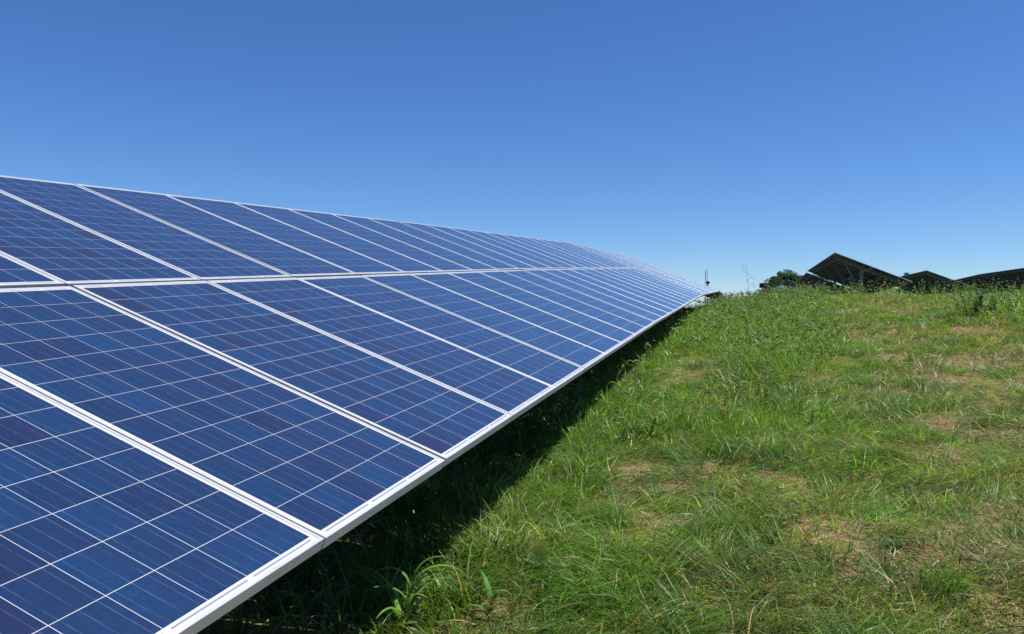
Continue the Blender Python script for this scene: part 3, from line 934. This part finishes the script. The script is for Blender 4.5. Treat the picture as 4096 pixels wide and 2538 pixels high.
# ------------------------------------------------------------------ trees behind the crest
def tree(x, y, ztop, rx, label, seed, lobes=9, leaf=0.26, tone=(0.058, 0.105, 0.034), nleaf=3600, hz=None):
    r = np.random.default_rng(seed)
    g = gz(x, y); H = ztop + EYE - g
    root = empty('tree', (x, y, g)); tag(root, label, 'tree', 'trees behind the crest')
    mb = MB()
    mb.tube([(0, 0, -0.3), (0.05, 0.03, H * 0.3), (-0.05, 0.02, H * 0.6), (0, 0, H * 0.85)], [H * 0.03, H * 0.024, H * 0.015, H * 0.005], 7)
    for i in range(6):
        a = i * 1.05 + r.uniform(-.3, .3); z0 = H * r.uniform(0.25, 0.6)
        mb.tube([(0, 0, z0), (math.cos(a) * rx * .4, math.sin(a) * rx * .4, z0 + H * .12), (math.cos(a) * rx * .8, math.sin(a) * rx * .8, z0 + H * .2)], [H * .012, H * .008, H * .003], 5)
    link('trunk', mb.mesh('trunk', BARK), root)
    cz = H * 0.60; hz = hz or H * 0.40
    cen = []
    for i in range(lobes):
        a = r.uniform(0, 6.283); q = r.uniform(0.15, 0.75); zz = r.uniform(-0.75, 0.75)
        k = math.sqrt(max(0.05, 1 - zz * zz))
        cen.append((math.cos(a) * q * rx * k, math.sin(a) * q * rx * k, cz + zz * hz, rx * r.uniform(0.28, 0.46)))
    cen.append((0, 0, H - rx * 0.42, rx * 0.5)); cen.append((rx * .3, rx * .2, H - rx * 0.75, rx * 0.5)); cen.append((-rx * .35, 0, H - rx * 0.85, rx * 0.5)); cen.append((0, 0, cz, rx * 0.6))
    cen = np.array(cen)
    which = r.integers(0, len(cen), nleaf)
    d = r.normal(0, 1, (nleaf, 3)); d /= np.linalg.norm(d, axis=1)[:, None]
    rad = r.random(nleaf) ** 0.35 * r.uniform(0.75, 1.15, nleaf)
    P = cen[which, :3] + d * (cen[which, 3] * rad)[:, None] * np.array([1, 1, 0.85])
    P[:, 2] = np.minimum(P[:, 2], H)
    u = r.normal(0, 1, (nleaf, 3)); u /= np.linalg.norm(u, axis=1)[:, None]
    v = np.cross(u, r.normal(0, 1, (nleaf, 3))); v /= np.linalg.norm(v, axis=1)[:, None]
    s = leaf * r.uniform(0.5, 1.2, nleaf)[:, None]
    V = np.stack([P - u * s * .5, P + v * s * .28, P + u * s * .5, P - v * s * .28], 1)
    B = Blades()
    lobe_t = np.exp(r.normal(0, 0.22, len(cen)))[which]
    c = np.array(tone)[None] * (lobe_t * np.exp(r.normal(0, 0.25, nleaf)))[:, None] * np.exp(r.normal(0, .1, (nleaf, 3)))
    B.raw(V.reshape(-1, 3), np.arange(nleaf * 4).reshape(-1, 4), np.repeat(c, 4, 0))
    link('crown', B.mesh('crown', TREE), root)
    return root
tree(2.7, 128, 5.1, 1.5, 'low dark bush at the left end of the tree group', 51, tone=(0.050, 0.080, 0.034))
tree(4.3, 130, 6.2, 1.9, 'dark rounded bush left of the tallest tree', 52)
tree(5.9, 132, 7.6, 1.7, 'tallest tree of the group, with a rounded lighter top', 53, lobes=12, tone=(0.080, 0.130, 0.045))
tree(7.6, 130, 6.3, 1.9, 'dark tree just right of the tallest tree', 54)
tree(9.2, 129, 5.9, 1.8, 'lower dark tree in the dip of the tree group', 55)
tree(11.0, 131, 6.6, 2.2, 'dark tree showing under the left end of the V-braced table', 56)
tree(22.8, 131, 6.6, 1.0, 'tiny treetop peeking between the V-braced and brown peaked tables', 57, nleaf=900)

# ------------------------------------------------------------------ lattice mast
mx, my = -10.75, 220.0
g0 = gz(mx, my); HM = 12.6 + EYE - g0
mast = empty('lattice_mast', (mx, my, g0)); tag(mast, 'thin grey lattice mast with a dark drum behind the far end of the left row', 'mast')
mg, _, _, _, pg = new_mat('mast_steel'); pg.inputs['Base Color'].default_value = (0.22, 0.25, 0.28, 1); pg.inputs['Metallic'].default_value = 0.3; pg.inputs['Roughness'].default_value = 0.6
legs = [(0.36 * math.cos(a), 0.36 * math.sin(a)) for a in (0.3, 0.3 + 2.094, 0.3 + 4.189)]
for (lx, ly) in legs:
    mb = MB(); mb.tube([(lx, ly, -0.5), (lx, ly, HM)], [0.04, 0.04], 6); link('leg', mb.mesh('leg', mg), mast)
mb = MB(); k = 0; z = 0.3
while z < HM - 0.5:
    for i in range(3):
        a, b = legs[i], legs[(i + 1) % 3]
        mb.tube([(*a, z), (*b, z)], 0.02, 4)
        mb.tube([(*(a if k % 2 else b), z), (*(b if k % 2 else a), z + 0.62)], 0.02, 4)
    z += 0.62; k += 1
link('bracing', mb.mesh('bracing', mg), mast)
mb = MB(); zc = 9.15 + EYE - g0
mb.tube([(0.45, -0.6, zc), (0.45, -0.5, zc), (0.45, -0.15, zc), (0.45, -0.1, zc)], [0.40, 0.47, 0.47, 0.2], 14)
md, _, _, _, pd = new_mat('dark_drum'); pd.inputs['Base Color'].default_value = (0.03, 0.04, 0.045, 1); pd.inputs['Roughness'].default_value = 0.6
link('drum', mb.mesh('drum', md), mast)
mb = MB(); mb.box(0.1, 0.55, -0.35, -0.1, zc - 1.4, zc - 0.62); link('equipment_box', mb.mesh('equipment_box', md), mast)
